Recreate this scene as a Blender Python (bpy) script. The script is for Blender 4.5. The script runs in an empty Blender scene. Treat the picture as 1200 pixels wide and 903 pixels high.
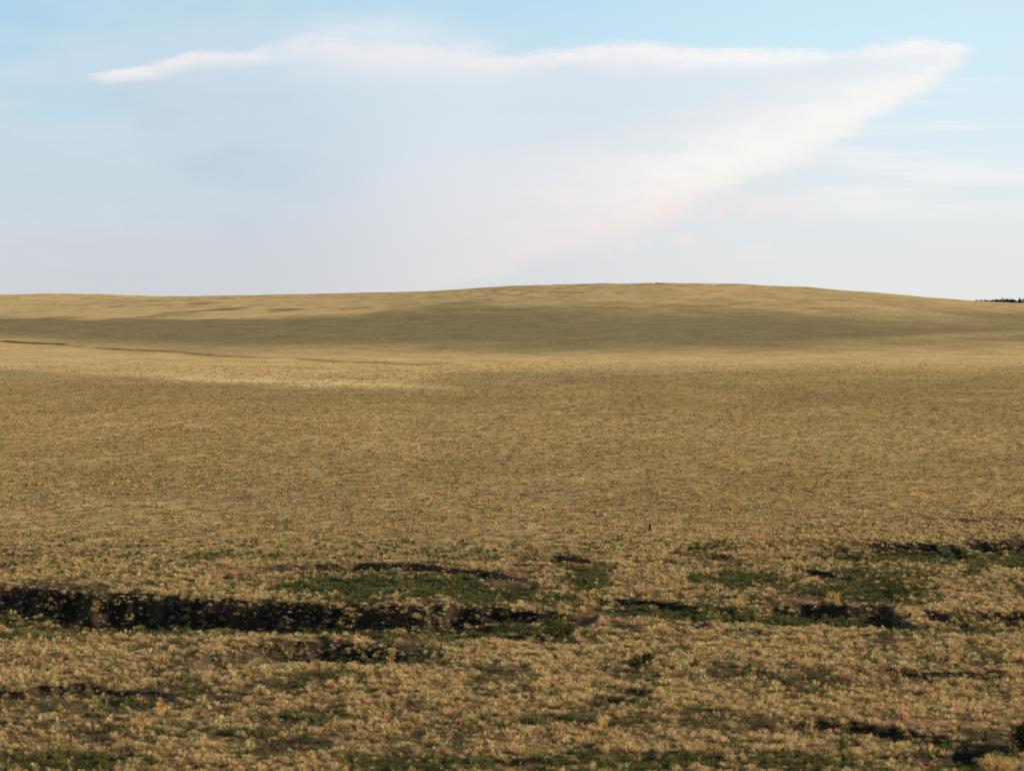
import bpy, math, random
import numpy as np
R = math.radians
rng = np.random.default_rng(11)
random.seed(5)
sc = bpy.context.scene
col = sc.collection

# ------------------------------------------------------------------ camera
F = 2400.0            # focal length in photo pixels (1200 wide)
CAM_H = 7.0
PITCH = math.atan(96.5 / F)
cd = bpy.data.cameras.new('camera')
cd.sensor_width = 36.0
cd.lens = 36.0 * F / 1200.0
cd.clip_start = 0.5
cd.clip_end = 30000
cd.dof.use_dof = True
cd.dof.focus_distance = 190
cd.dof.aperture_fstop = 1.9
cam = bpy.data.objects.new('camera', cd)
col.objects.link(cam)
cam.location = (0, 0, CAM_H)
cam.rotation_euler = (math.pi / 2 - PITCH, 0, 0)
sc.camera = cam

# ------------------------------------------------------------------ helpers
def tag(o, label=None, cat=None, group=None, kind=None):
    if label: o['label'] = label
    if cat: o['category'] = cat
    if group: o['group'] = group
    if kind: o['kind'] = kind
    return o

def smooth(a, b, x):
    t = np.clip((x - a) / (b - a), 0, 1)
    return t * t * (3 - 2 * t)

def _hash(ix, iy, seed):
    n = (ix.astype(np.int64) * 374761393 + iy.astype(np.int64) * 668265263 + seed * 144665) & 0x7fffffff
    n = ((n ^ (n >> 13)) * 1274126177) & 0x7fffffff
    n = n ^ (n >> 16)
    return (n & 0xffff) / 65535.0

def vnoise(x, y, seed=0):
    x = np.asarray(x, float); y = np.asarray(y, float)
    ix = np.floor(x); iy = np.floor(y)
    fx = x - ix; fy = y - iy
    fx = fx * fx * (3 - 2 * fx); fy = fy * fy * (3 - 2 * fy)
    a = _hash(ix, iy, seed); b = _hash(ix + 1, iy, seed)
    c = _hash(ix, iy + 1, seed); d = _hash(ix + 1, iy + 1, seed)
    return (a * (1 - fx) + b * fx) * (1 - fy) + (c * (1 - fx) + d * fx) * fy

def fbm(x, y, seed=0, oct=4):
    s = 0; a = .5; t = 0
    for k in range(oct):
        s = s + a * vnoise(x * 2 ** k + 17.3 * k, y * 2 ** k - 9.1 * k, seed + k)
        t += a; a *= .5
    return s / t

def ray(px, py):
    dx = (px - 600) / F; dy = -(py - 451.5) / F
    c, s = math.cos(PITCH), math.sin(PITCH)
    return dx, c + dy * s, dy * c - s          # x, forward, up

def gp(px, py):                                 # where a sight line meets the flat near plain
    x, y, z = ray(px, py)
    t = CAM_H / -z
    return x * t, y * t

# ------------------------------------------------------------------ terrain: the far hill
HC = 900.0; HB = 285.0                          # crest distance, foot distance
_cp = [(-900, 344), (-300, 345), (0, 346), (60, 345), (110, 345), (200, 347.6), (300, 346), (400, 343.8), (500, 341),
       (545, 338.6), (600, 335.5), (660, 332.8), (720, 331.6), (780, 331), (850, 332.4), (920, 336), (980, 342),
       (1050, 348.5), (1100, 351.8), (1150, 354.5), (1200, 357.0), (1300, 361), (1600, 364), (2200, 364)]
_cx = np.array([(p - 600) / F * HC for p, q in _cp])
_cz = np.array([CAM_H + (355 - q) / F * HC for p, q in _cp])

def base_z(x, y):
    x = np.asarray(x, float); y = np.asarray(y, float)
    yc = HC + 60 * (fbm(x / 260 + 3, x * 0, 5, 2) - .5)
    zc = np.interp(x * HC / np.maximum(yc, 1), _cx, _cz) + (yc - HC) * 0.0
    t = np.clip((y - HB) / (yc - HB), 0, 1)
    s = .62 * (3 * t ** 2 - 2 * t ** 3) + .38 * t
    z = zc * s
    b = np.clip((y - yc) / 900, 0, 1)           # falls away behind the crest
    z = z * (1 - b * b * (3 - 2 * b))
    z = z + smooth(600, 800, y) * (1 - smooth(1000, 1200, y)) * (.5 * (fbm(x / 5, y / 40, 23, 4) - .5) + .9 * (fbm(x / 28, y / 90, 24, 3) - .5))
    far = np.clip((y - 260) / 120, 0, 1) * np.clip((1700 - y) / 500, 0, 1)
    z = z + far * np.clip(1.6 * (1 - t), 0, 1) * 1.3 * (fbm(x / 60, y / 60, 21, 3) - .5)
    return z

def gph(px, py):                                # sight line against the hill
    x, y, z = ray(px, py)
    t = np.linspace(60, 1400, 6000)
    h = CAM_H + z * t - base_z(x * t, y * t)
    k = np.argmax(h < 0)
    if h[k] >= 0:
        k = len(t) - 1
    return x * t[k], y * t[k]

# ------------------------------------------------------------------ terrain: eroded cuts near the road
# each: crest polyline in (px, py, depth), run of the bank, flat floor, length of the gentle near slope
CUTS = [
    ([(-300, 684, .6), (-100, 687, .62), (0, 690, .62), (100, 694, .66), (200, 695, .68), (300, 702, .62), (400, 707, .54), (500, 710, .44),
      (580, 712, .34), (640, 715, .24), (690, 719, .06), (720, 720, 0)], .8, 1.5, 4.5, .4),
    ([(250, 672, 0), (300, 667, .10), (340, 661, .20), (420, 657, .23), (490, 660, .19), (525, 664, .10), (570, 672, .1), (620, 680, .04), (650, 684, 0)], .3, 3.6, 1.6, .3),
    ([(880, 645, 0), (960, 641, .08), (1030, 636, .14), (1100, 637, .2), (1200, 634, .27), (1400, 632, .3), (1500, 632, 0)], .4, 1.6, 2.0, .5),
    ([(600, 692, 0), (680, 699, .08), (740, 699, .16), (800, 706, .14), (880, 712, .14), (950, 709, .22), (1040, 710, .27), (1090, 716, .2), (1200, 716, .2), (1400, 716, .2), (1500, 718, 0)], .35, 1.6, 2.0, .35),
    ([(120, 794, 0), (190, 786, .14), (240, 775, .26), (290, 764, .34), (350, 758, .34), (400, 759, .24), (450, 763, .14), (520, 770, .05), (560, 775, 0)], .6, .3, 1.6, .25),
    ([(1000, 796, 0), (1050, 789, .09), (1120, 791, .13), (1200, 789, .11), (1350, 786, .1), (1400, 786, 0)], .16, .25, 1.2, .2),
    ([(680, 822, 0), (705, 812, .07), (750, 810, .09), (775, 818, 0)], .2, .4, .8, .2),
    ([(830, 852, 0), (880, 846, .08), (960, 846, .12), (1040, 850, .14), (1110, 858, .10), (1150, 864, 0)], .2, .3, 1.1, .2),
    ([(-200, 815, .1), (0, 813, .13), (60, 808, .15), (120, 808, .13), (180, 812, .10), (250, 822, 0)], .25, .5, 1.1, .3),
    ([(430, 832, 0), (470, 826, .10), (520, 822, .15), (560, 826, .08), (590, 832, 0)], .15, .4, 1.0, .2),
    ([(800, 653, 0), (850, 649, .18), (910, 650, .2), (945, 655, 0)], .2, .5, 1.2, .3),
    ([(905, 668, 0), (925, 664, .18), (965, 668, .16), (985, 675, 0)], .2, .5, 1.2, .2),
    ([(585, 660, 0), (605, 651, .2), (650, 648, .24), (690, 652, .18), (715, 660, 0)], .25, .8, 1.5, .3),
    ([(780, 681, 0), (800, 677, .18), (825, 678, .16), (850, 686, 0)], .2, .3, 1.0, .2),
    ([(730, 655, 0), (745, 655, .12), (790, 655, .14), (820, 660, 0)], .2, .3, 1.0, .2),
    ([(255, 675, 0), (262, 671, .1), (290, 671, .12), (300, 676, 0)], .12, .2, .6, .1),
    ([(1020, 886, 0), (1080, 882, .12), (1150, 876, .16), (1230, 874, .16), (1300, 880, 0)], .2, .4, 1.0, .15),  # mostly the right shrub's cast shadow, put in as a shallow dark cut
    ([(560, 889, 0), (600, 884, .07), (680, 888, .09), (760, 884, .06), (800, 889, 0)], .2, .4, .8, .15),
]
_cuts = []
for k, (pts, run, flat, L, wob) in enumerate(CUTS):
    w = [gp(p, q) for p, q, d in pts]
    _cuts.append((np.array([a for a, b in w]), np.array([b for a, b in w]), np.array([d for *_, d in pts]), run, flat, L, wob, k))

def relief(x, y):
    x = np.asarray(x, float); y = np.asarray(y, float)
    sel = (y > 20) & (y < 80)
    out = [np.zeros_like(x) for _ in range(3)]
    if sel.any():
        for o_, v_ in zip(out, _relief(x[sel], y[sel])): o_[sel] = v_
    return out

def _relief(x, y):
    """height below the plain and a 0..1 mask of steep bare bank"""
    x = np.asarray(x, float); y = np.asarray(y, float)
    z = np.zeros_like(x); bank = np.zeros_like(x); floor = np.zeros_like(x)
    for xs, ys, ds, run, flat, L, wob, k in _cuts:
        n = fbm(x * .9 + 31 * k, x * 0 + k, 70 + k, 4) - .5
        yc = np.interp(x, xs, ys) + 2.2 * wob * n + .30 * (fbm(x * 4, x * 0, 170 + k, 3) - .5)
        d = np.interp(x, xs, ds, left=0, right=0) * (.8 + .5 * fbm(x * .7, x * 0 + 4, 90 + k, 3)) * (1 if k in (0, 1, 4) else smooth(.30, .52, fbm(x * 1.1, x * 0 + 8, 190 + k, 3)))
        t = yc - y
        rn = run * (.8 + .35 * fbm(x * .8, y * 1.6, 33 + k, 2))
        down = smooth(0, 1, t / rn)
        up = 1 - smooth(0, 1, (t - rn - flat) / L)
        zz = -d * down * np.where(t > rn + flat, up, 1.0)
        inside = (t > 0) & (t < rn + flat + L)
        zz = np.where(inside, zz, 0)
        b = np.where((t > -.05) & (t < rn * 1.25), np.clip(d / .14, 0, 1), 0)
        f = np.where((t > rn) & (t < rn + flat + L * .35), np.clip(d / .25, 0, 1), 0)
        zz = zz + np.where(inside, 1, 0) * np.clip(d / .3, 0, 1) * .30 * (fbm(x * 2.1, y * 3.6, 55 + k, 4) - .5) * smooth(0, .3, t)
        z = np.minimum(z, zz); bank = np.maximum(bank, b); floor = np.maximum(floor, f)
    return z, bank, floor

# raised spots: (px, py, rx px, ry m, height)
MOUNDS = [(390, 752, 150, 1.6, .16), (560, 745, 160, 1.0, .10), (100, 798, 200, .9, .08), (1120, 780, 140, .9, .08), (640, 668, 60, .9, .12),
          (760, 828, 90, .8, .07), (700, 676, 60, 1.0, .10), (1000, 838, 120, .7, .07)]
def near_z(x, y):
    x = np.asarray(x, float); y = np.asarray(y, float)
    z, bank, floor = relief(x, y)
    w = smooth(14, 24, y) * (1 - smooth(60, 120, y))
    z = z * w
    for px, py, rx, ry, h in MOUNDS:
        a, b = gp(px, py)
        z = z + h * np.exp(-((x - a) / (rx * b / F)) ** 2 - ((y - b) / ry) ** 2)
    z = z + w * (.20 * (fbm(x / 7, y / 4, 41, 3) - .5) + .11 * (fbm(x / 1.3, y / 1.0, 44, 3) - .5))
    pl = smooth(50, 80, y) * (1 - smooth(260, 330, y))
    z = z + pl * .22 * (fbm(x / 9, y / 7, 47, 3) - .5)
    return z, bank * w, floor * w

def height(x, y):
    return base_z(x, y) + near_z(x, y)[0]

# ------------------------------------------------------------------ vegetation masks (world space patches)
GREEN = [(430, 684, 125, 20, 1), (560, 693, 85, 13, 1), (20, 744, 110, 9, 1), (260, 741, 320, 7, .9), (1090, 650, 140, 13, 1), (1200, 652, 120, 14, 1),
         (880, 680, 70, 13, .9), (1040, 692, 60, 14, .9), (780, 714, 120, 10, 1), (900, 722, 170, 6, 1), (690, 682, 36, 16, .9), (640, 700, 70, 8, .9),
         (720, 893, 130, 12, 1), (910, 893, 140, 12, .9), (520, 896, 120, 10, .8), (40, 892, 160, 13, .9), (240, 857, 140, 10, .55), (320, 850, 120, 9, .4), (690, 847, 110, 7, .8),
         (560, 852, 140, 7, .5), (1130, 882, 120, 9, .7), (200, 652, 300, 5, .22), (560, 648, 130, 8, .25), (740, 640, 260, 6, .18), (1000, 700, 80, 9, .7),
         (730, 826, 40, 10, .6), (180, 800, 60, 6, .3), (1010, 668, 90, 10, .5), (560, 730, 60, 6, .25)]
SOIL = [(600, 681, 44, 12, 1), (705, 718, 45, 9, 1), (680, 662, 45, 8, .8), (275, 671, 34, 5, 1), (945, 701, 40, 6, .9), (1100, 846, 80, 7, .8), (545, 829, 34, 5, .9),
        (660, 655, 60, 7, .6), (880, 653, 60, 5, .6), (900, 850, 60, 6, .5), (760, 870, 40, 5, .3), (20, 655, 60, 3, .3), (980, 836, 70, 5, .6), (1150, 838, 60, 6, .5), (630, 702, 30, 5, .4)]
def _patches(P, x, y, seed):
    sel = (y > 20) & (y < 80); out = np.zeros_like(x)
    if sel.any(): out[sel] = _patches_near(P, x[sel], y[sel], seed)
    return out

def _patches_near(P, x, y, seed):
    m = np.zeros_like(x)
    n1 = fbm(x * 1.1, y * .9, seed, 4) - .5
    for px, py, rx, ry, s in P:
        a, b = gp(px, py)
        r = np.sqrt(((x - a) / (rx * b / F)) ** 2 + ((y - b) / (ry * b * b / (CAM_H * F))) ** 2)
        m = np.maximum(m, s * (1 - smooth(.55, 1.15, r + n1 * .9)))
    return m

def masks(x, y):
    x = np.asarray(x, float); y = np.asarray(y, float)
    return _patches(GREEN, x, y, 61), _patches(SOIL, x, y, 64)

# ------------------------------------------------------------------ far bands of the landscape, as world lines
def line(pts):
    w = [gph(p, q) for p, q in pts]
    xs = np.array([a for a, b in w]); ys = np.array([b for a, b in w])
    o = np.argsort(xs)
    return xs[o], ys[o]
E1 = line([(-300, 366), (0, 368.5), (80, 370), (200, 373), (330, 372), (420, 369), (470, 361), (560, 360), (680, 363), (800, 362), (900, 364), (1000, 369), (1100, 368), (1200, 367), (1400, 369)])
E2 = line([(-300, 394), (0, 396), (100, 402), (200, 406), (300, 409), (420, 408), (600, 411), (800, 409), (1000, 405), (1200, 402), (1400, 401)])
E3 = line([(-300, 428), (0, 433), (100, 437), (200, 442), (300, 448), (400, 452), (460, 451), (520, 440), (600, 433), (800, 431), (1000, 430), (1200, 431), (1400, 431)])
TR = line([(-200, 393), (0, 399.5), (60, 404), (130, 408), (200, 413), (300, 418.5), (400, 423), (500, 427), (570, 427)])
ST = line([(880, 408), (980, 402), (1080, 396), (1200, 390), (1400, 384)])
G2 = line([(-300, 402), (0, 407.5), (60, 411), (130, 415), (220, 420)])
B2 = line([(180, 441), (240, 444), (330, 447.5), (400, 450), (470, 452), (560, 456)])
def ey(E, x): return np.interp(x, E[0], E[1])
FARP = [(232, 356, 24, 2.6, .7), (258, 363, 26, 3.0, .8), (330, 363, 24, 2.6, .75), (305, 357, 20, 1.6, .4), (208, 366, 26, 2.5, .5), (130, 351, 40, 1.6, .35), (60, 356, 20, 1, .3), (20, 366, 30, 2, .3), (555, 354, 34, 2.5, .7), (600, 362, 80, 3, .5),
        (720, 361, 60, 2.2, .5), (800, 358, 60, 1.2, .4), (900, 357, 60, 2.0, .35), (420, 361, 22, 2, .5), (640, 350, 60, 1.3, .3), (1000, 362, 60, 2, .3)]
_farp = []
for px, py, rx, ry, s in FARP:
    a, b = gph(px, py); _, b0 = gph(px, py - ry); _, b1 = gph(px, py + ry)
    _farp.append((a, b, rx * b / F, max(4, abs(b0 - b1) / 2), s))

C_STRAW = np.array([.72, .51, .275]); C_GOLD = np.array([.76, .525, .26]); C_OLIVE = np.array([.32, .25, .143])
C_PLAIN = np.array([.52, .358, .175]); C_YEL = np.array([.86, .64, .32]); C_DIRT = np.array([.085, .055, .04])
C_SOIL = np.array([.30, .165, .10]); C_SHADE_SOIL = np.array([.040, .032, .029]); C_GREEN = np.array([.085, .085, .036]); C_THATCH = np.array([.19, .135, .07])  # near-black bank soil has the shade of the banks in its colour

def mixc(c, d, m): return c * (1 - m[..., None]) + d * m[..., None]

def nearlim(x, y): return 55.0 + 2.5 * smooth(-1, 4, x) + 9 * smooth(5, 13, x) + 4 * (fbm(x / 2.5, y / 2.5, 171, 3) - .5)
STRAWP = [(480, 751, 170, 5, 1), (100, 797, 170, 5, 1), (700, 757, 200, 6, .8), (200, 672, 260, 8, .7), (950, 770, 200, 14, .5), (1100, 820, 160, 10, .6), (380, 697, 60, 4, .6)]
def strawp(x, y): return _patches(STRAWP, np.asarray(x, float), np.asarray(y, float), 67)
def clump(x, y): return .6 * fbm(x * .55, y * .5, 301, 4) + .4 * fbm(x * 1.7, y * 1.3, 311, 3)

def ground_color(x, y):
    z, bank, floor = near_z(x, y)
    g, s = masks(x, y)
    n = fbm(x / 40, y / 55, 101, 4); n2 = fbm(x / 9, y / 30, 105, 4); n3 = fbm(x / 120, y / 40, 108, 3)
    c = np.broadcast_to(C_PLAIN, x.shape + (3,)).copy()
    m = smooth(.35, .7, n) * .35
    c = mixc(c, C_OLIVE * 1.25, m)
    c = mixc(c, C_STRAW, smooth(.45, .75, n3) * .45)
    c = mixc(c, C_OLIVE * 1.15, .5 * smooth(110, 150, y) * (1 - smooth(200, 225, y)) * smooth(.3, .6, fbm(x / 30, y / 22, 111, 4)))
    # bands
    e3 = ey(E3, x) * (1 + .05 * (n2 - .5) + .05 * (n - .5)); e2 = ey(E2, x) + 34 * (n2 - .5) + 30 * (n - .5); e1 = ey(E1, x) + 90 * (n - .5) + 60 * (n2 - .5)
    soft3 = np.where(x < ey(E3, x) * (480 - 600) / F, .03, .16)
    c = mixc(c, C_GOLD, smooth(1 - soft3, 1 + soft3, y / e3))
    c = mixc(c, C_YEL, .95 * np.exp(-((y - ey(B2, x)) / 7) ** 2) * smooth(.15, .4, n2) * smooth(B2[0][0] - 3, B2[0][0] + 6, x) * (1 - smooth(B2[0][-1] - 8, B2[0][-1], x)))
    c = mixc(c, C_STRAW * .9, smooth(.5, .7, n2) * smooth(250, 300, y) * .5)
    c = mixc(c, C_OLIVE, smooth(-45, 40, y - e2))
    c = mixc(c, C_GOLD * .8, .75 * np.exp(-((y - ey(ST, x)) / 13) ** 2) * smooth(ST[0][0], ST[0][0] + 40, x))
    right = smooth(-70, -20, x)
    c1 = smooth(-1, 1, (y - e1) / (14 + 90 * right))
    c = mixc(c, C_STRAW, c1 * (1 - .25 * right * smooth(.4, .6, n2)))
    for a, b, rx, ry, st in _farp:
        r = np.sqrt(((x - a) / rx) ** 2 + ((y - b) / ry) ** 2) + 2.6 * (fbm(x / 9, y / 17, 131, 4) - .5) + .25
        c = mixc(c, C_OLIVE * .78, st * (1 - smooth(.5, 1.1, r)))
    str_ = smooth(.58, .74, fbm(x / 60, y / 16, 141, 4)) * smooth(500, 650, y)
    c = mixc(c, C_OLIVE * 1.05, .4 * str_)
    c = mixc(c, C_YEL * .8, .35 * smooth(.58, .72, fbm(x / 70, y / 14, 151, 4)) * smooth(600, 700, y))
    dots = smooth(.60, .70, fbm(x / 3.2, y / 10, 155, 3)) * smooth(520, 640, y) * (.35 + .65 * smooth(.4, .6, fbm(x / 40, y / 60, 157, 3)))
    c = mixc(c, C_OLIVE * .72, .65 * dots)
    # yellow fringe and dark eroded line at the foot of the hill
    c = mixc(c, C_YEL * .9, .7 * np.exp(-((y - ey(G2, x)) / 6) ** 2) * (1 - smooth(G2[0][-1] - 12, G2[0][-1], x)))
    td = (y - ey(TR, x) - 14 * (fbm(x / 7, x * 0 + 3, 165, 4) - .5)) / 3.6
    br = smooth(.22, .48, fbm(x / 4, x * 0, 161, 3)) * (.55 + .45 * (1 - smooth(-75, -45, x)))
    c = mixc(c, C_DIRT, .95 * br * np.exp(-td ** 4) * (1 - smooth(TR[0][-1] - 8, TR[0][-1], x)))
    # near field
    nf = 1 - smooth(-1.5, 4, y - nearlim(x, y))
    v = fbm(x * 2.2, y * 1.6, 181, 4); dk = smooth(.50, .36, clump(x, y))
    c = mixc(c, C_THATCH * 1.0, nf * (.55 + .45 * v))
    sp = strawp(x, y)
    c = mixc(c, C_SHADE_SOIL * 1.3, nf * dk * .75 * (1 - sp))  # gaps between clumps: dark soil with their shade painted in
    c = mixc(c, C_STRAW * .8, nf * sp * .7)
    c = mixc(c, C_SOIL, s * nf)
    c = mixc(c, C_GREEN, np.clip(g * 1.1, 0, 1) * nf * .9)
    c = mixc(c, C_SHADE_SOIL, bank * nf * (1 - .55 * s) * (.72 + .28 * smooth(.35, .6, fbm(x * 2.6, y * 4, 195, 3))))  # shade of the banks, laid on as dark soil colour
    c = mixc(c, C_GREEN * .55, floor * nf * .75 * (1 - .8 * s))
    return c

# ------------------------------------------------------------------ ground sheet (one grid, cut in three named pieces)
rows = np.concatenate([np.linspace(-80, 20, 16)[:-1], np.linspace(20, 27, 18)[:-1], np.linspace(27, 60, 400)[:-1],
                       np.geomspace(60, 300, 190)[:-1], np.linspace(300, 1000, 250)[:-1], np.geomspace(1000, 16000, 60)])
iHill = int(np.argmin(abs(rows - 300))); iFar = int(np.argmin(abs(rows - 1000)))
u = np.linspace(-1, 1, 441)
cw = .34 * np.maximum(rows, 20) + 3
ow = np.geomspace(1, 60, 26) - 1
X = np.empty((len(rows), len(u) + 2 * 25))
for j, y in enumerate(rows):
    core = u * cw[j]
    out = cw[j] + ow[1:] * (cw[j] * .035)
    out = cw[j] + (ow[1:] / ow[-1]) * (cw[j] * 4 + 60)
    X[j] = np.concatenate([-out[::-1], core, out])
Y = np.repeat(rows[:, None], X.shape[1], 1)
Z = height(X, Y)
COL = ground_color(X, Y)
P3 = np.stack([X, Y, Z], -1)
du = np.gradient(P3, axis=1); dv = np.gradient(P3, axis=0)
NRM = np.cross(du, dv); NRM /= np.linalg.norm(NRM, axis=-1, keepdims=True)

def mesh_np(name, V, faces, C=None, mat=None, smooth_=True, N=None):
    """faces: list of (n,k) integer arrays"""
    me = bpy.data.meshes.new(name)
    me.vertices.add(len(V)); me.vertices.foreach_set('co', np.ascontiguousarray(V, np.float32).ravel())
    loops = np.concatenate([f.ravel() for f in faces]).astype(np.int32)
    cnt = np.concatenate([np.full(len(f), f.shape[1]) for f in faces])
    st = np.concatenate([[0], np.cumsum(cnt)[:-1]]).astype(np.int32)
    me.loops.add(len(loops)); me.loops.foreach_set('vertex_index', loops)
    me.polygons.add(len(cnt)); me.polygons.foreach_set('loop_start', st)
    me.polygons.foreach_set('use_smooth', np.full(len(cnt), smooth_))
    me.update(calc_edges=True)
    if C is not None:
        a = me.color_attributes.new('Col', 'FLOAT_COLOR', 'POINT')
        a.data.foreach_set('color', np.concatenate([C, np.ones((len(C), 1))], 1).astype(np.float32).ravel())
    if mat: me.materials.append(mat)
    if N is not None: me.normals_split_custom_set_from_vertices(N.tolist())
    return me

def obj(name, me, parent=None):
    o = bpy.data.objects.new(name, me); col.objects.link(o)
    if parent: o.parent = parent
    return o

# ------------------------------------------------------------------ materials
def new_mat(name):
    m = bpy.data.materials.new(name); m.use_nodes = True
    nt = m.node_tree; nt.nodes.clear()
    return m, nt
def nd(nt, t, **kw):
    n = nt.nodes.new(t)
    for k, v in kw.items(): setattr(n, k, v)
    return n
def lk(nt, a, b): nt.links.new(a, b)

def ground_mat():
    m, nt = new_mat('grassland_soil')
    out = nd(nt, 'ShaderNodeOutputMaterial'); b = nd(nt, 'ShaderNodeBsdfPrincipled')
    b.inputs['Roughness'].default_value = 1; b.inputs['Specular IOR Level'].default_value = 0
    at = nd(nt, 'ShaderNodeAttribute', attribute_name='Col')
    tc = nd(nt, 'ShaderNodeTexCoord')
    prev = at.outputs['Color']
    # grain at several sizes: single plants, clumps, drifts (metres in the world)
    for sc_, det, lo, hi, a, bb in ((4.5, 3, .3, .7, .62, 1.36), (.9, 4, .3, .7, .82, 1.18), (.16, 4, .3, .7, .84, 1.15)):
        mp = nd(nt, 'ShaderNodeMapping'); mp.inputs['Scale'].default_value = (1, .6, 0)
        lk(nt, tc.outputs['Object'], mp.inputs[0])
        n = nd(nt, 'ShaderNodeTexNoise'); n.inputs['Scale'].default_value = sc_; n.inputs['Detail'].default_value = det
        lk(nt, mp.outputs[0], n.inputs['Vector'])
        mr = nd(nt, 'ShaderNodeMapRange'); mr.inputs[1].default_value = lo; mr.inputs[2].default_value = hi
        mr.inputs[3].default_value = a; mr.inputs[4].default_value = bb
        lk(nt, n.outputs[0], mr.inputs[0])
        mx = nd(nt, 'ShaderNodeVectorMath', operation='SCALE')
        lk(nt, prev, mx.inputs[0]); lk(nt, mr.outputs[0], mx.inputs['Scale'])
        prev = mx.outputs[0]
    # green / pink tint variation
    n = nd(nt, 'ShaderNodeTexNoise'); n.inputs['Scale'].default_value = 1.7; n.inputs['Detail'].default_value = 3
    lk(nt, tc.outputs['Object'], n.inputs['Vector'])
    cr = nd(nt, 'ShaderNodeValToRGB')
    cr.color_ramp.elements[0].position = .35; cr.color_ramp.elements[0].color = (.86, 1.0, .8, 1)
    cr.color_ramp.elements[1].position = .65; cr.color_ramp.elements[1].color = (1.08, .98, 1.05, 1)
    lk(nt, n.outputs[0], cr.inputs[0])
    mx = nd(nt, 'ShaderNodeVectorMath', operation='MULTIPLY'); lk(nt, prev, mx.inputs[0]); lk(nt, cr.outputs[0], mx.inputs[1])
    lk(nt, mx.outputs[0], b.inputs['Base Color'])
    n2 = nd(nt, 'ShaderNodeTexNoise'); n2.inputs['Scale'].default_value = 7; n2.inputs['Detail'].default_value = 4
    lk(nt, tc.outputs['Object'], n2.inputs['Vector'])
    bp = nd(nt, 'ShaderNodeBump'); bp.inputs['Strength'].default_value = .6; bp.inputs['Distance'].default_value = .05
    lk(nt, n2.outputs[0], bp.inputs['Height']); lk(nt, bp.outputs[0], b.inputs['Normal'])
    lk(nt, b.outputs[0], out.inputs[0])
    return m

def leaf_mat(name, trans=.35, scale=1.0):
    m, nt = new_mat(name)
    out = nd(nt, 'ShaderNodeOutputMaterial')
    at = nd(nt, 'ShaderNodeAttribute', attribute_name='Col')
    tc = nd(nt, 'ShaderNodeTexCoord')
    n = nd(nt, 'ShaderNodeTexNoise'); n.inputs['Scale'].default_value = 9 * scale
    lk(nt, tc.outputs['Object'], n.inputs['Vector'])
    mr = nd(nt, 'ShaderNodeMapRange'); mr.inputs[1].default_value = .3; mr.inputs[2].default_value = .7
    mr.inputs[3].default_value = .8; mr.inputs[4].default_value = 1.18
    lk(nt, n.outputs[0], mr.inputs[0])
    mx = nd(nt, 'ShaderNodeVectorMath', operation='SCALE'); lk(nt, at.outputs['Color'], mx.inputs[0]); lk(nt, mr.outputs[0], mx.inputs['Scale'])
    d = nd(nt, 'ShaderNodeBsdfDiffuse'); t = nd(nt, 'ShaderNodeBsdfTranslucent')
    lk(nt, mx.outputs[0], d.inputs[0]); lk(nt, mx.outputs[0], t.inputs[0])
    ms = nd(nt, 'ShaderNodeMixShader'); ms.inputs[0].default_value = trans
    lk(nt, d.outputs[0], ms.inputs[1]); lk(nt, t.outputs[0], ms.inputs[2])
    lk(nt, ms.outputs[0], out.inputs[0])
    return m

M_GROUND = ground_mat()
M_DRY = leaf_mat('dry_grass_blades', .42)
M_GREEN = leaf_mat('green_grass_blades', .35)
M_LEAF = leaf_mat('shrub_leaves', .25)

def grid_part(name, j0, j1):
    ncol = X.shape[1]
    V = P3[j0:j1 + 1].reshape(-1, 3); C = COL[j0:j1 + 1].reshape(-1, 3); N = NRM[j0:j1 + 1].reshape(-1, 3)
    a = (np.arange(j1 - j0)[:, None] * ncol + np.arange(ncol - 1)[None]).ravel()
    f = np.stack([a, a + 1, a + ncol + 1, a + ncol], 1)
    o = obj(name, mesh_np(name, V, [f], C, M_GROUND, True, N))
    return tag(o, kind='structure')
g0 = grid_part('ground', 0, iHill); g0['label'] = 'dry grassland plain with eroded hollows running across its near part'
g1 = grid_part('hill', iHill, iFar); g1['label'] = 'long low grassy hill with a rounded crest against the sky'
g2 = grid_part('distant_plain', iFar, len(rows) - 1); g2['label'] = 'far plain beyond the hill at the right edge'

# ------------------------------------------------------------------ grass
def tuft_proto(n, Rr, H, w, seed, upright=.0):
    """n arching blades in a rounded clump: verts (n,5,3), height factor (n,5)"""
    r = np.random.default_rng(seed)
    a = r.uniform(0, 2 * np.pi, n); s = np.sqrt(r.uniform(0, 1, n))
    out = np.stack([np.cos(a), np.sin(a), np.zeros(n)], 1)
    base = out * (s * Rr * .45)[:, None]
    h = H * r.uniform(.7, 1.05, n) * (1 - .7 * s ** 2.4 * (1 - upright))
    reach = Rr * s * (1 - .5 * upright) * r.uniform(.8, 1.1, n)
    mid = base + out * (reach * .55)[:, None] + np.array([0, 0, 1]) * (h * .86)[:, None] + r.normal(0, .07 * Rr, (n, 3))
    tip = base + out * reach[:, None] + np.array([0, 0, 1]) * (h * r.uniform(.72, 1.05, n))[:, None] + r.normal(0, .10 * Rr, (n, 3))
    side = np.stack([-out[:, 1], out[:, 0], np.zeros(n)], 1) + r.normal(0, .35, (n, 3))      # leaves arch outwards, upper face out
    side *= (w * r.uniform(.6, 1.3, n) * .5 / np.linalg.norm(side, axis=1))[:, None]
    V = np.stack([base - side * .6, base + side * .6, mid - side, mid + side, tip], 1)
    V[..., 2] = np.maximum(V[..., 2], -.02)
    t = np.tile(np.array([0, 0, .82, .82, 1.0]), (n, 1))
    return V, t
QF = np.array([[0, 1, 3, 2]]); TF = np.array([[2, 3, 4]])
def blade_faces(n):
    k = np.arange(n)[:, None] * 5
    return [k + QF, k + TF]

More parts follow.
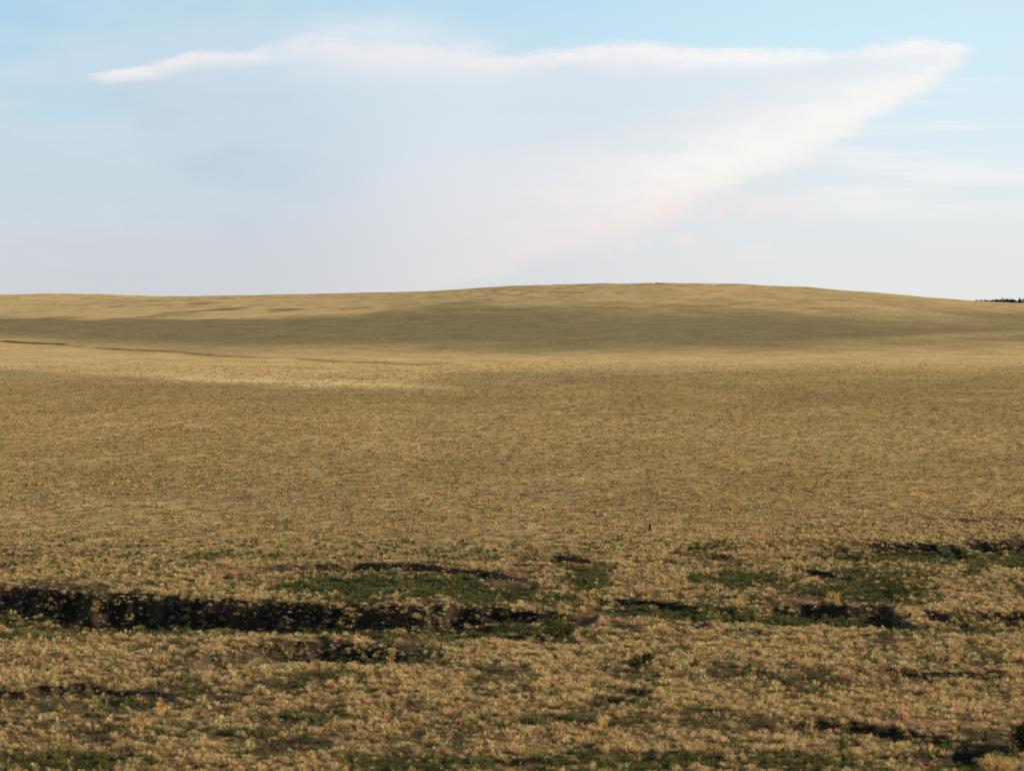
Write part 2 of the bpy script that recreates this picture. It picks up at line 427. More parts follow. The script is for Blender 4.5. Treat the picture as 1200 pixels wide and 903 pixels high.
def scatter(protos, x, y, z, scl, tip, root, seed):
    """place tufts: returns V, C"""
    r = np.random.default_rng(seed)
    which = r.integers(0, len(protos), len(x)); rot = r.uniform(0, 2 * np.pi, len(x)); hz = r.uniform(.75, 1.3, len(x))
    Vs, Cs = [], []
    for k, (PV, PT) in enumerate(protos):
        i = np.where(which == k)[0]
        if not len(i): continue
        n = PV.shape[0] * 5
        pv = PV.reshape(n, 3); pt = PT.reshape(n)
        c, s = np.cos(rot[i])[:, None], np.sin(rot[i])[:, None]
        sx = scl[i][:, None]
        vx = (pv[None, :, 0] * c - pv[None, :, 1] * s) * sx + x[i][:, None]
        vy = (pv[None, :, 0] * s + pv[None, :, 1] * c) * sx + y[i][:, None]
        vz = pv[None, :, 2] * sx * hz[i][:, None] + z[i][:, None] - .01
        Vs.append(np.stack([vx, vy, vz], -1).reshape(-1, 3).astype(np.float32))
        bv = r.uniform(.8, 1.2, (len(i), PV.shape[0]))
        bv = np.repeat(bv, 5, 1)[..., None]
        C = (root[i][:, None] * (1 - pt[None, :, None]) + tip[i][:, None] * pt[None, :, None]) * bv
        Cs.append(C.reshape(-1, 3).astype(np.float32))
    return np.concatenate(Vs), np.concatenate(Cs)

def rand_field(y0, y1, dens, half=.31, pad=1.0, seed=1):
    """random points in a widening field with density dens(y) per square metre"""
    r = np.random.default_rng(seed)
    ys = np.linspace(y0, y1, 400); wgt = dens(ys) * 2 * (half * ys + pad)
    tot = np.trapezoid(wgt, ys) if hasattr(np, 'trapezoid') else np.trapz(wgt, ys)
    n = int(tot); cdf = np.cumsum(wgt); cdf /= cdf[-1]
    y = np.interp(r.uniform(0, 1, n), cdf, ys)
    x = r.uniform(-1, 1, n) * (half * y + pad)
    return x, y

def tint(n, base, seed, amt=.13, alt=None, p=0.0):
    r = np.random.default_rng(seed)
    c = np.tile(np.array(base), (n, 1)) * (1 + r.normal(0, amt, (n, 1))).clip(.5, 1.5) * (1 + r.normal(0, .018, (n, 3)))
    if alt is not None:
        m = r.uniform(0, 1, n) < p
        c[m] = np.array(alt) * (1 + r.normal(0, .15, (m.sum(), 1)))
    return c.clip(.01, .9)

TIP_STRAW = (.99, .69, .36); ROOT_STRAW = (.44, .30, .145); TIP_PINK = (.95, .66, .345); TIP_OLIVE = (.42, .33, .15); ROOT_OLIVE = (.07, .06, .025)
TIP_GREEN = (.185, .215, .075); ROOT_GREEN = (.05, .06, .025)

# --- straw clumps of the near field
P_NEAR = [tuft_proto(30, .064, .070, .0102, 200 + k) for k in range(8)] + [tuft_proto(22, .045, .076, .008, 220 + k, .4) for k in range(2)]
x, y = rand_field(26.5, 72, lambda v: 118 * np.minimum(1, 46 / v), seed=3)
z, bank, floor = near_z(x, y); g, s = masks(x, y)
cl = clump(x, y)
keep = np.random.default_rng(4).uniform(0, 1, len(x)) < (.46 + 4.2 * (cl - .46) + .6 * strawp(x, y) + (.2 + .35 * smooth(-12, -3, x)) * bank).clip(.06, .9) * (1 - .9 * np.clip(g, 0, 1)) * (1 - .1 * bank) * (1 - .88 * s) * (1 - .8 * floor) * (1 - smooth(-4, 5, y - nearlim(x, y)))
x, y, z, cl = x[keep], y[keep], z[keep], cl[keep]
bank_k = bank[keep]
scl = (1 - .15 * bank_k) * np.random.default_rng(6).lognormal(-.02, .36, len(x)).clip(.4, 2.1)
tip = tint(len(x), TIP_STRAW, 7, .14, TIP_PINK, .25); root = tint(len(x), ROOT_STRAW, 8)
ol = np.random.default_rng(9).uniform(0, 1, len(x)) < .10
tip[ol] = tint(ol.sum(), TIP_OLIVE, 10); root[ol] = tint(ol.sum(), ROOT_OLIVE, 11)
z = z + 0.0
# the tufts that show largest become objects of their own
px_ = x / y * F + 600
Yb = 30.6
vis = np.where((np.abs(x) < y * .262) & (y > Yb))[0]
order = vis[np.argsort(y[vis] / scl[vis] * 1.0)]
single = order[:280]
rest = np.ones(len(x), bool); rest[single] = False

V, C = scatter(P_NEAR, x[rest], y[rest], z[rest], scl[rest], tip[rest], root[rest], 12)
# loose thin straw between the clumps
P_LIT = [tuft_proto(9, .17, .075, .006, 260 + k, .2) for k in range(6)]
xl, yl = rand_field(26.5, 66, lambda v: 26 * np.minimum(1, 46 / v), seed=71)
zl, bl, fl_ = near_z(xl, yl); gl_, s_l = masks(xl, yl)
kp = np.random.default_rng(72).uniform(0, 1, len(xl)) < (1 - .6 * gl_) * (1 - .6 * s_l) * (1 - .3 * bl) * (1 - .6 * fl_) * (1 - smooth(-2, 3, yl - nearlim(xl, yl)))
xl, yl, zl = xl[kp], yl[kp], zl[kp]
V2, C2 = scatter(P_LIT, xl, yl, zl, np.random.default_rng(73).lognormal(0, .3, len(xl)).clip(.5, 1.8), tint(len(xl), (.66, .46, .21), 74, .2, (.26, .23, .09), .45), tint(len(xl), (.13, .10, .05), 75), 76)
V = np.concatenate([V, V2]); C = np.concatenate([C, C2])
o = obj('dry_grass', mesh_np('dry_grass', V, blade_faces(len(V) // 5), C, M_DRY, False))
tag(o, 'straw coloured clumpy dry grass covering the near ground between the hollows', 'grass', kind='stuff')
# single tufts: a few meshes, shared by copies
tuft_me = {}
for ci, (tc_, rc_) in enumerate(((TIP_STRAW, ROOT_STRAW), (TIP_PINK, ROOT_STRAW), ((.58, .43, .19), ROOT_STRAW), (TIP_OLIVE, ROOT_OLIVE))):
    for k in range(5):
        one = np.zeros(1)
        V, C = scatter([P_NEAR[k * 2]], one, one, one + .01, one + 1, tint(1, tc_, 400 + k + 9 * ci, .08), tint(1, rc_, 420 + k, .08), 430 + k)
        tuft_me[ci, k] = mesh_np('grass_tuft', V, blade_faces(len(V) // 5), C, M_DRY, False)
first = None
for n_, i in enumerate(single):
    ci = 3 if ol[i] else random.choice((0, 0, 1, 2))
    if first is None:
        t = obj('grass_tuft', tuft_me[ci, 0]); first = t
    else:
        t = first.copy(); t.data = tuft_me[ci, random.randrange(5)]; col.objects.link(t)
    t.location = (x[i], y[i], z[i] - .01); t.rotation_euler = (0, 0, random.uniform(0, 6.28))
    t.scale = (scl[i], scl[i], scl[i] * random.uniform(.8, 1.25))
    tag(t, 'small olive green grass tuft in the nearest rows of the foreground' if ci == 3 else 'small rounded straw coloured grass tuft in the nearest rows of the foreground',
        'grass tuft', 'olive grass tufts in the nearest rows' if ci == 3 else 'straw grass tufts in the nearest rows')

# --- green grass of the hollows
P_GRN = [tuft_proto(26, .09, .11, .012, 500 + k, .4) for k in range(5)]
x, y = rand_field(26.5, 60, lambda v: 26 + 0 * v, seed=13)
z, bank, floor = near_z(x, y); g, s = masks(x, y)
keep = np.random.default_rng(14).uniform(0, 1, len(x)) < np.clip(g * .95 * (1 - .6 * s) + .35 * floor + .06 + .3 * smooth(.46, .38, clump(x, y)), 0, 1) * (1 - .8 * bank) * (1 - .8 * s)
x, y, z, g = x[keep], y[keep], z[keep], g[keep]
scl = np.random.default_rng(15).lognormal(-.1, .28, len(x)).clip(.4, 1.7)
yel = smooth(34, 29, y)[:, None]
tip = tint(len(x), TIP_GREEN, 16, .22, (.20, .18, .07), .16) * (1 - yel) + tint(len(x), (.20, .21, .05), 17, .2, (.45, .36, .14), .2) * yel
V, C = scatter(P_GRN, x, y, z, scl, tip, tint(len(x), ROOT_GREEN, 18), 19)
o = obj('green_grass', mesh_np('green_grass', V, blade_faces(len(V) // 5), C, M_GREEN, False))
tag(o, 'short dark green grass growing in the shaded hollows and along the bottom edge', 'grass', kind='stuff')

# --- sparse grass of the plain
P_PL = [tuft_proto(9, .12, .075, .036, 600 + k) for k in range(8)]
x, y = rand_field(48, 262, lambda v: 20 * (60 / v) ** 1.1, seed=23)
z = height(x, y); g, s = masks(x, y); _, bank, floor = near_z(x, y)
u_ = np.random.default_rng(24).uniform(0, 1, len(x))
keep = u_ < smooth(-5, 1.5, y - nearlim(x, y)) * (1 - .8 * g) * (1 - .8 * bank) * (.55 + .9 * (fbm(x / 6, y / 10, 701, 4) - .3)) * (1 - smooth(130, 262, y)) * (1 - .7 * np.exp(-((y - ey(B2, x)) / 12) ** 2) * (x < -4))
x, y, z = x[keep], y[keep], z[keep]
scl = np.random.default_rng(25).lognormal(0, .3, len(x)).clip(.4, 2.0) * (1 + .1 * smooth(70, 220, y))
tip = tint(len(x), (.63, .455, .215), 26, .11, (.41, .335, .15), .42); root = tint(len(x), (.42, .295, .145), 27)
strawy = np.random.default_rng(28).uniform(0, 1, len(x)) < .02 + .45 * (1 - smooth(2, 12, y - nearlim(x, y))) * smooth(-2, 5, x)
tip[strawy] = tint(strawy.sum(), (.78, .56, .28), 29)
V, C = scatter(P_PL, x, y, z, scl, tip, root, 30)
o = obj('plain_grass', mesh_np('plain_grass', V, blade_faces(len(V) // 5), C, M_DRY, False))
tag(o, 'short sparse olive and straw grass of the open plain below the hill', 'grass', kind='stuff')

# ------------------------------------------------------------------ shrubs and other single things
def leaf_cloud(n, rx, ry, h, lw, seed, z0=.0, lumps=7):
    """leaf sized quads in an uneven crown; verts (n,4,3), shade (n,)"""
    r = np.random.default_rng(seed)
    ctr = np.stack([r.normal(0, .42, lumps) * rx, r.normal(0, .42, lumps) * ry, z0 + h * r.uniform(.3, .72, lumps)], 1)
    rad = r.uniform(.28, .5, lumps)
    w = r.integers(0, lumps, n)
    d = r.normal(0, 1, (n, 3)); d /= np.linalg.norm(d, axis=1, keepdims=True)
    rr = r.uniform(.25, 1, n) ** .6
    p = ctr[w] + d * (rad[w] * rr)[:, None] * np.array([rx, ry, h])
    p[:, 2] = np.maximum(p[:, 2], z0 * .6 + .02)
    a = r.normal(0, 1, (n, 3)); a /= np.linalg.norm(a, axis=1, keepdims=True)
    b = np.cross(a, r.normal(0, 1, (n, 3))); b /= np.linalg.norm(b, axis=1, keepdims=True)
    L = lw * r.uniform(.6, 1.4, n)[:, None]
    V = np.stack([p - a * L, p + b * L * .4, p + a * L, p - b * L * .4], 1)
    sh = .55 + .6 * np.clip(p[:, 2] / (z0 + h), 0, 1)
    return V, sh

def stems_mesh(name, n, rx, h, rad, seed, colr, mat):
    r = np.random.default_rng(seed); Vs, Fs = [], []
    for k in range(n):
        a = r.uniform(0, 6.28); top = np.array([math.cos(a) * rx * r.uniform(.2, .8), math.sin(a) * rx * r.uniform(.2, .8), h * r.uniform(.5, .9)])
        mid = top * np.array([.35, .35, .55]) + r.normal(0, .03 * h, 3)
        b0 = len(Vs) * 1
        base = np.array([r.normal(0, .05 * rx), r.normal(0, .05 * rx), -.03])
        s0 = len(Vs)
        for q, rr in ((base, rad), (mid, rad * .7), (top, rad * .25)):
            for m_ in range(5):
                t_ = m_ / 5 * 6.283
                Vs.append(q + np.array([math.cos(t_) * rr, math.sin(t_) * rr, 0]))
        for l in range(2):
            for m_ in range(5):
                Fs.append((s0 + l * 5 + m_, s0 + l * 5 + (m_ + 1) % 5, s0 + l * 5 + 5 + (m_ + 1) % 5, s0 + l * 5 + 5 + m_))
    V = np.array(Vs); C = np.tile(np.array(colr), (len(V), 1))
    return mesh_np(name, V, [np.array(Fs)], C, mat, True)

def shrub(label, px, py, rx, ry, h, n, lw, colr, seed, cat='shrub', name='shrub', far=None):
    if far: X0, Y0 = far
    else: X0, Y0 = gp(px, py)
    e = bpy.data.objects.new(name, None); col.objects.link(e)
    e.location = (X0, Y0, float(height(np.array([X0]), np.array([Y0]))[0]) - .01); e.empty_display_size = .1
    tag(e, label, cat)
    V, sh = leaf_cloud(n, rx, ry, h, lw, seed)
    r = np.random.default_rng(seed + 1)
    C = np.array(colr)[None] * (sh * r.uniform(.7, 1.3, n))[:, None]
    C = np.repeat(C, 4, 0)
    f = np.arange(n * 4).reshape(n, 4)
    obj('foliage', mesh_np('foliage', V.reshape(-1, 3), [f], C, M_LEAF, False), e)
    obj('stem', stems_mesh('stem', 6, (rx + ry) / 2, h, max(.006, h * .02), seed + 2, (.07, .05, .035), M_LEAF), e)
    return e
shrub('dense dark green shrub cut off by the right edge of the foreground', 1206, 878, .42, .42, .62, 2600, .030, (.085, .105, .03), 801)
shrub('small round yellow green bush beside the bare earth mound', 660, 743, .42, .40, .40, 1500, .026, (.115, .125, .03), 811)
shrub('dark low shrub in the straw grass right of centre', 752, 782, .30, .3, .24, 700, .024, (.035, .042, .024), 821)
shrub('upright dull green weed in the right hollow', 1045, 704, .42, .36, .50, 700, .026, (.07, .085, .035), 831)
shrub('low dark green plant in the straw grass below centre right', 728, 828, .45, .34, .15, 600, .024, (.055, .065, .028), 841)
hx, hy = gph(775, 332.5)
shrub('tiny dark bush alone on the crest of the hill', 775, 331, 1.9, 1.2, .45, 900, .12, (.07, .07, .06), 851, far=(hx, hy), cat='bush')

def bunch(label, px, py, Rr, H, n, w, seed, tipc):
    X0, Y0 = gp(px, py)
    z0 = float(height(np.array([X0]), np.array([Y0]))[0])
    PV = tuft_proto(n, Rr, H, w, seed, .5)
    one = np.zeros(1)
    V, C = scatter([PV], one, one, one, one + 1, tint(1, tipc, seed, .02), tint(1, ROOT_STRAW, seed, .02), seed)
    o = obj('grass_bunch', mesh_np('grass_bunch', V, blade_faces(n), C, M_DRY, False))
    o.location = (X0, Y0, z0)
    tag(o, label, 'grass bunch')
bunch('tall pale bunch of dry grass above the reddish bare patch', 696, 658, .14, .42, 90, .014, 861, (.70, .52, .26))
bunch('bright yellow dry grass bunch in the right hollow', 977, 704, .22, .26, 90, .016, 862, (.78, .58, .20))
bunch('largest straw clump in the bottom right corner', 1167, 908, .33, .30, 220, .016, 863, (.74, .53, .22))
bunch('orange tinted straw clump on the rim of the long dark bank', 757, 697, .26, .2, 110, .016, 864, (.66, .44, .20))

# bare earth mound at the end of the long bank
def earth_mound():
    X0, Y0 = gp(706, 727)
    n, m_ = 34, 14
    Vs = []
    for j in range(m_ + 1):
        for i in range(n):
            t = j / m_; a = i / n * 2 * math.pi
            rr = t * (1 + .25 * math.sin(2 * a + 1) + .18 * math.sin(3 * a + .4))
            Vs.append((rr * math.cos(a) * .62, rr * math.sin(a) * .5, (-.02 + .17 * math.exp(-(t * 1.9) ** 2) * (1 + .15 * math.sin(2 * a + .7)) - .05 * t)))
    V = np.array(Vs)
    V[:, 2] += .16 * (fbm(V[:, 0] * 9 + 40, V[:, 1] * 9 + 40, 901, 3) - .5) * (V[:, 2] > -.04)
    a = np.array([(j * n + i, j * n + (i + 1) % n, (j + 1) * n + (i + 1) % n, (j + 1) * n + i) for j in range(m_) for i in range(n)])
    C = np.tile(np.array([.27, .165, .11]), (len(V), 1)) * (.75 + .5 * fbm(V[:, 0] * 14, V[:, 1] * 14, 911, 3))[:, None]
    o = obj('earth_mound', mesh_np('earth_mound', V, [a[:, ::-1][:, [0, 1, 2, 3]]], C, M_GROUND, True))
    o.location = (X0, Y0, float(height(np.array([X0]), np.array([Y0]))[0]))
    o.rotation_euler = (0, 0, .2)
    tag(o, 'bare reddish brown earth mound at the right end of the long dark bank', 'earth mound')
earth_mound()

# short dark post on the plain
def post():
    X0, Y0 = gp(761.5, 623.5)
    r = .038; prof = [(-.1, 1.1), (0, 1.08), (.05, 1.0), (.17, .95), (.195, .92), (.21, .72)]
    n = 8; Vs = []
    for z_, k in prof:
        for i in range(n):
            a = (i + .5) / n * 2 * math.pi
            Vs.append((math.cos(a) * r * k, math.sin(a) * r * k, z_ + (.012 * math.cos(a) if z_ > .16 else 0)))
    F_ = [(l * n + i, l * n + (i + 1) % n, (l + 1) * n + (i + 1) % n, (l + 1) * n + i) for l in range(len(prof) - 1) for i in range(n)]
    top = np.array([[(len(prof) - 1) * n + i for i in range(n)]])
    m, nt = new_mat('weathered_dark_wood')
    out = nd(nt, 'ShaderNodeOutputMaterial'); b = nd(nt, 'ShaderNodeBsdfPrincipled'); b.inputs['Roughness'].default_value = .9
    tc = nd(nt, 'ShaderNodeTexCoord'); mp = nd(nt, 'ShaderNodeMapping'); mp.inputs['Scale'].default_value = (60, 60, 6)
    ns = nd(nt, 'ShaderNodeTexNoise'); cr = nd(nt, 'ShaderNodeValToRGB')
    cr.color_ramp.elements[0].color = (.010, .008, .008, 1); cr.color_ramp.elements[1].color = (.035, .028, .03, 1)
    lk(nt, tc.outputs['Object'], mp.inputs[0]); lk(nt, mp.outputs[0], ns.inputs[0]); lk(nt, ns.outputs[0], cr.inputs[0])
    lk(nt, cr.outputs[0], b.inputs['Base Color']); lk(nt, b.outputs[0], out.inputs[0])
    o = obj('short_post', mesh_np('short_post', np.array(Vs), [np.array(F_), top], None, m, True))
    o.location = (X0, Y0, float(height(np.array([X0]), np.array([Y0]))[0]))
    tag(o, 'short dark post standing alone on the plain beyond the hollows', 'post')
post()

# distant wood behind the right end of the hill
def distant_forest():
    r = np.random.default_rng(950)
    Vs, Cs, k = [], [], 0
    TV, TF_ = [], []
    for i in range(260):
        Y0 = 2600 + r.uniform(-60, 160)
        px = 1133 + (i / 260) * 520 + r.normal(0, 3)
        X0 = (px - 600) / F * Y0
        grow = smooth(1128, 1165, np.array(px))
        h = (8.4 + 3.4 * grow) * r.uniform(.97, 1.03); rx = r.uniform(3.2, 5.5)
        V, sh = leaf_cloud(170, rx, rx, h * .9, 1.3, 1000 + i, z0=h * .1, lumps=7)
        g0_ = float(base_z(np.array([X0]), np.array([Y0]))[0])
        V = V + np.array([X0, Y0, g0_])
        Vs.append(V.reshape(-1, 3)); Cs.append(np.repeat(np.array([[.018, .040, .062]]) * (sh * r.uniform(.8, 1.2))[:, None], 4, 0))  # leaf colour blued: distance haze painted into the foliage
        s0 = len(TV)
        for z_, rr in ((-.5, .35), (h * .6, .12)):
            for m_ in range(5):
                TV.append((X0 + math.cos(m_ * 1.2566) * rr, Y0 + math.sin(m_ * 1.2566) * rr, g0_ + z_))
        TF_ += [(s0 + m_, s0 + (m_ + 1) % 5, s0 + 5 + (m_ + 1) % 5, s0 + 5 + m_) for m_ in range(5)]
    V = np.concatenate(Vs); n = len(V)
    f1 = np.arange(n).reshape(-1, 4); f2 = np.array(TF_) + n
    V = np.concatenate([V, np.array(TV)]); C = np.concatenate(Cs + [np.tile([[.03, .025, .025]], (len(TV), 1))])
    o = obj('distant_forest', mesh_np('distant_forest', V, [f1, f2], C, M_LEAF, False))
    tag(o, 'thin dark blue line of distant forest behind the right end of the hill', 'forest', kind='stuff')
distant_forest()

# ------------------------------------------------------------------ sun and sky
SUN_EL, SUN_AZ = R(20), R(88)                  # azimuth clockwise from straight ahead
sl = bpy.data.lights.new('sun', 'SUN'); sl.energy = 5.0; sl.angle = R(.6); sl.color = (1, .86, .62)
so = bpy.data.objects.new('sun', sl); col.objects.link(so)
from mathutils import Vector
sd = Vector((math.cos(SUN_EL) * math.sin(SUN_AZ), math.cos(SUN_EL) * math.cos(SUN_AZ), math.sin(SUN_EL)))
so.rotation_euler = sd.to_track_quat('Z', 'Y').to_euler(); so.location = sd * 300

def srgb(*c):
    return tuple(((v / 255) / 12.92 if v / 255 < .04045 else ((v / 255 + .055) / 1.055) ** 2.4) for v in c) + (1,)

w = bpy.data.worlds.new('World'); sc.world = w; w.use_nodes = True
nt = w.node_tree; nt.nodes.clear()
out = nd(nt, 'ShaderNodeOutputWorld'); bg = nd(nt, 'ShaderNodeBackground'); bg.inputs[1].default_value = .1
sky = nd(nt, 'ShaderNodeTexSky', sky_type='NISHITA'); sky.sun_disc = False
sky.sun_elevation = SUN_EL; sky.sun_rotation = SUN_AZ; sky.air_density = 1.0; sky.dust_density = .6; sky.ozone_density = 1.2
tc = nd(nt, 'ShaderNodeTexCoord'); sx = nd(nt, 'ShaderNodeSeparateXYZ'); lk(nt, tc.outputs['Generated'], sx.inputs[0])
def M(op, a, b=None, c=None, clamp=False):
    n = nd(nt, 'ShaderNodeMath', operation=op); n.use_clamp = clamp
    for i, v in enumerate((a, b, c)):
        if v is None: continue
        if isinstance(v, (int, float)): n.inputs[i].default_value = v
        else: lk(nt, v, n.inputs[i])
    return n.outputs[0]
def SM(v, a, b):
    n = nd(nt, 'ShaderNodeMapRange', interpolation_type='SMOOTHSTEP'); n.inputs[1].default_value = a; n.inputs[2].default_value = b
    lk(nt, v, n.inputs[0]); return n.outputs[0]
def ramp(v, stops):
    n = nd(nt, 'ShaderNodeValToRGB'); e = n.color_ramp.elements
    while len(e) > 1: e.remove(e[-1])
    for i, (p, c) in enumerate(stops):
        q = e[0] if i == 0 else e.new(p)
        q.position = p; q.color = c if len(c) == 4 else srgb(*c)
    lk(nt, v, n.inputs[0]); return n.outputs[0]
def mix(f, a, b):
    n = nd(nt, 'ShaderNodeMix', data_type='RGBA'); n.clamp_factor = True
    for s, v in ((n.inputs[0], f), (n.inputs[6], a), (n.inputs[7], b)):
        if isinstance(v, (int, float)): s.default_value = v
        elif isinstance(v, tuple): s.default_value = v
        else: lk(nt, v, s)
    return n.outputs[2]
def curve(v, pts):                               # piecewise curve, input and output 0..1
    n = nd(nt, 'ShaderNodeFloatCurve'); c = n.mapping.curves[0]
    c.points[0].location = pts[0]; c.points[1].location = pts[-1]
    for p in pts[1:-1]: c.points.new(*p)
    n.mapping.update(); lk(nt, v, n.inputs['Value']); return n.outputs[0]
# bearing and elevation as tangents in the world: A over 0..1 spans 0.5 (28 degrees) around straight ahead, E over 0..1 spans 0..0.15
yy = M('MAXIMUM', sx.outputs[1], .02)
ta = M('DIVIDE', sx.outputs[0], yy); te = M('DIVIDE', sx.outputs[2], yy)
A = M('ADD', M('DIVIDE', ta, .5), .5)
E = M('DIVIDE', te, .15)
pa = lambda px: px / 1200
pe = lambda py: (355 - py) / 360.0
cmb = nd(nt, 'ShaderNodeCombineXYZ'); lk(nt, ta, cmb.inputs[0]); lk(nt, te, cmb.inputs[1])
def noise(sx_, sy_, scale, det=5, rough=.55, off=0, rot=0):
    mp = nd(nt, 'ShaderNodeMapping'); mp.inputs['Scale'].default_value = (sx_, sy_, 1); mp.inputs['Location'].default_value = (off, off * .7, off)
    mp.inputs['Rotation'].default_value = (0, 0, rot)
    lk(nt, cmb.outputs[0], mp.inputs[0])
    n = nd(nt, 'ShaderNodeTexNoise'); n.inputs['Scale'].default_value = scale; n.inputs['Detail'].default_value = det; n.inputs['Roughness'].default_value = rough
    lk(nt, mp.outputs[0], n.inputs['Vector']); return n.outputs[0]
n_big = noise(5, 14, 1.0, 4, .5, 3.1); n_wisp = noise(6, 30, 2.2, 6, .6, 7.7); n_diag = noise(30, 12, 1.6, 6, .6, 1.3, R(-22))
nb = M('SUBTRACT', n_big, .5); nw = M('SUBTRACT', n_wisp, .5); ndg = M('SUBTRACT', n_diag, .5)
# clear-sky gradients, left and right
gl = ramp(E, [(0, (207, 209, 214)), (pe(285), (206, 211, 219)), (pe(200), (199, 216, 225)), (pe(130), (191, 217, 231)), (pe(60), (182, 214, 234)), (1, (173, 211, 233))])
gr = ramp(E, [(0, (231, 230, 227)), (pe(260), (231, 234, 235)), (pe(190), (225, 237, 243)), (pe(110), (215, 237, 248)), (pe(40), (208, 235, 249)), (1, (202, 231, 248))])
skyc = mix(SM(A, .12, .95), gl, gr)
# body of the anvil cloud: pale grey-blue veil
body = ramp(E, [(0, (223, 222, 223)), (pe(300), (221, 222, 226)), (pe(210), (223, 227, 233)), (pe(130), (215, 227, 236)), (pe(60), (218, 229, 237)), (1, (218, 230, 240))])
bodyl = ramp(E, [(0, (207, 209, 213)), (pe(250), (203, 213, 222)), (pe(180), (187, 207, 223)), (pe(120), (190, 212, 228)), (1, (200, 218, 232))])
bodyr = ramp(E, [(0, (231, 229, 226)), (pe(240), (231, 233, 236)), (pe(150), (226, 234, 241)), (pe(90), (225, 236, 244)), (1, (230, 238, 244))])
bc = mix(SM(A, .22, .46), bodyl, body); bc = mix(SM(A, .55, .85), bc, bodyr)
# upper edge of the anvil
n_f1 = noise(9, 40, 2.0, 9, .68, 5.5, R(4)); n_f2 = noise(14, 44, 2.6, 9, .7, 9.2, R(-14)); n_m = noise(5, 9, 2.4, 7, .62, 33.0)
f1 = M('SUBTRACT', n_f1, .5); f2 = M('SUBTRACT', n_f2, .5); nm = M('SUBTRACT', n_m, .5)
top_pts = [(0, 118), (60, 96), (95, 76), (120, 81), (155, 79), (195, 71), (235, 57), (300, 55), (345, 47), (380, 41), (430, 42), (500, 46), (560, 54), (625, 62), (680, 53), (740, 46), (800, 54), (880, 57), (950, 55), (1020, 48), (1080, 44), (1125, 51), (1150, 66), (1200, 110)]
T = curve(A, [(pa(a), pe(b)) for a, b in top_pts])
dT = M('SUBTRACT', M('ADD', T, M('ADD', M('MULTIPLY', f1, .13), M('MULTIPLY', nm, .10))), E)       # >0 below the edge
rt_pts = [(0, 400), (540, 346), (620, 316), (700, 293), (780, 256), (850, 225), (930, 193), (1000, 160), (1050, 128), (1085, 103), (1110, 82), (1140, 62), (1200, 30)]
D = curve(A, [(pa(a), max(0.0, pe(b))) for a, b in rt_pts])                       # lower right edge
dD = M('SUBTRACT', E, M('ADD', D, M('ADD', M('MULTIPLY', f2, .16), M('MULTIPLY', nm, .20))))            # >0 inside
lf_pts = [(0, 60), (95, 80), (130, 110), (180, 190), (230, 260), (290, 330), (340, 355), (1200, 355)]
L_ = curve(A, [(pa(a), max(0.0, pe(b))) for a, b in lf_pts])
dL = M('SUBTRACT', E, M('ADD', L_, M('MULTIPLY', nb, .25)))
m_body = M('MULTIPLY', M('MULTIPLY', SM(dT, 0, .05), SM(dD, -.03, .05)), SM(dL, -.10, .16))
c1 = mix(m_body, skyc, bc)
# large soft mottling of the veil
c1 = mix(M('MULTIPLY', SM(noise(3.2, 9, 1.5, 6, .6, 41.0), .42, .68), .35), c1, srgb(226, 231, 236))
# sunlit upper rim: sharper above, fading below
thick = M('ADD', M('MULTIPLY', curve(A, [(0, .2), (.08, .3), (.13, .36), (.2, .44), (.3, .5), (.36, .72), (.48, .62), (.535, .36), (.62, .72), (.70, .50), (.82, .40), (.89, .46), (.94, .22), (1, .1)]), .21), M('ADD', M('MULTIPLY', nm, .22), M('MULTIPLY', f1, .24)))
soft = curve(A, [(0, .028), (.24, .03), (.30, .05), (.36, .085), (.42, .07), (.52, .04), (.60, .05), (.75, .035), (1, .03)])
rim = M('MULTIPLY', SM(M('DIVIDE', dT, soft), -.25, 1.0), M('SUBTRACT', 1, SM(M('DIVIDE', dT, M('MAXIMUM', thick, .04)), .30, 1.0)))
rim = M('MULTIPLY', rim, M('MULTIPLY', SM(A, .072, .11), M('SUBTRACT', 1, SM(A, .925, .962))))
veil = M('MULTIPLY', M('MULTIPLY', SM(M('ADD', dT, M('MULTIPLY', f2, .12)), -.10, .01), SM(A, .25, .33)), M('SUBTRACT', 1, SM(A, .42, .52)))
c1 = mix(M('MULTIPLY', M('MULTIPLY', veil, M('SUBTRACT', 1, SM(dT, .02, .2))), .5), c1, srgb(226, 234, 240))
c2 = mix(M('MULTIPLY', rim, M('ADD', .80, M('ADD', M('MULTIPLY', f1, 1.3), M('MULTIPLY', f2, 1.6))), clamp=True), c1, mix(SM(A, .3, .9), srgb(238, 237, 240), srgb(249, 248, 248)))
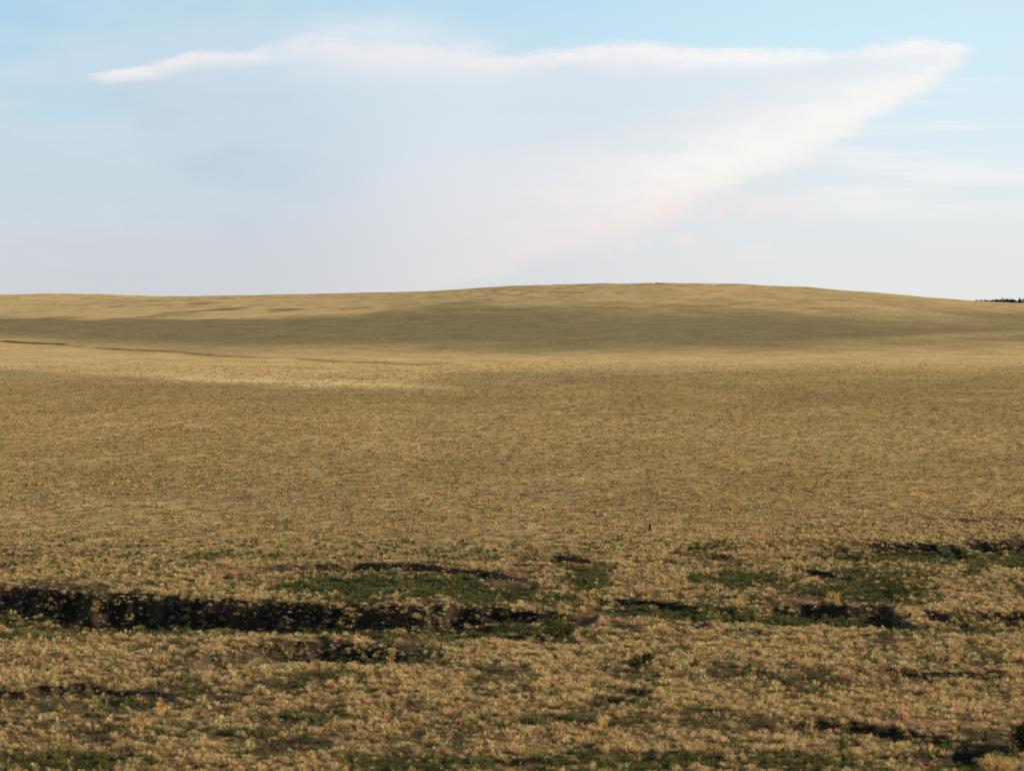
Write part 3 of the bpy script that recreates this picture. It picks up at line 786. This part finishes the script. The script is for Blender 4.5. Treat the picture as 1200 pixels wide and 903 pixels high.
# sunlit right flank: sharper lower edge, soft upper one
wid = curve(A, [(0, .3), (.5, .48), (.6, .44), (.7, .34), (.8, .26), (.88, .17), (.93, .10), (1, .06)])
fl = M('MULTIPLY', SM(dD, -.03, .07), M('SUBTRACT', 1, SM(M('DIVIDE', dD, wid), .12, 1.0)))
fl = M('MULTIPLY', fl, M('MULTIPLY', SM(A, .36, .66), M('SUBTRACT', 1, SM(A, .925, .958))))
fl = M('MULTIPLY', fl, SM(dT, -.01, .04))
fl = M('MULTIPLY', fl, M('ADD', .92, M('ADD', M('MULTIPLY', f2, 1.1), M('MULTIPLY', nm, .8))), clamp=True)
glow = M('MULTIPLY', M('MULTIPLY', SM(dD, -.06, .10), M('SUBTRACT', 1, SM(dD, .12, .40))), M('MULTIPLY', SM(A, .46, .85), SM(dT, -.01, .05)))
c2 = mix(M('MULTIPLY', glow, .30), c2, srgb(246, 240, 238))
c3 = mix(M('MULTIPLY', fl, .86), c2, mix(SM(E, .15, .5), srgb(243, 230, 227), srgb(252, 249, 244)))
# faint pink puffs low in the middle and thin streaks on the right
pf = M('MULTIPLY', SM(noise(16, 30, 1.9, 7, .65, 12.4), .50, .66), M('MULTIPLY', M('MULTIPLY', SM(A, .46, .56), M('SUBTRACT', 1, SM(A, .74, .84))), M('MULTIPLY', SM(E, .12, .2), M('SUBTRACT', 1, SM(E, .28, .40)))))
c4 = mix(M('MULTIPLY', pf, .7), c3, srgb(248, 232, 227))
stx = M('MULTIPLY', M('MULTIPLY', SM(noise(4, 46, 1.5, 7, .62, 21.7, R(3)), .48, .66), SM(A, .72, .86)), M('MULTIPLY', SM(E, .22, .34), M('SUBTRACT', 1, SM(E, .70, .84))))
c5 = mix(M('MULTIPLY', stx, .6), c4, srgb(246, 245, 243))
# this bank of haze and cloud stands ahead, low over the horizon; the clear sky takes over above and behind
ahead = M('MULTIPLY', SM(sx.outputs[1], .35, .8), M('SUBTRACT', 1, SM(sx.outputs[2], .17, .42)))
sk = nd(nt, 'ShaderNodeVectorMath', operation='SCALE'); lk(nt, sky.outputs[0], sk.inputs[0]); sk.inputs['Scale'].default_value = .75
c10 = nd(nt, 'ShaderNodeVectorMath', operation='SCALE'); lk(nt, c5, c10.inputs[0]); c10.inputs['Scale'].default_value = 10
fin = mix(ahead, sk.outputs[0], c10.outputs[0])
lk(nt, fin, bg.inputs[0]); lk(nt, bg.outputs[0], out.inputs[0])

# ------------------------------------------------------------------ render settings
sc.view_settings.view_transform = 'Standard'; sc.view_settings.look = 'None'; sc.view_settings.exposure = 0; sc.view_settings.gamma = 1
sc.render.engine = 'CYCLES'
sc.cycles.use_denoising = True
sc.cycles.max_bounces = 5; sc.cycles.diffuse_bounces = 3; sc.cycles.transmission_bounces = 4
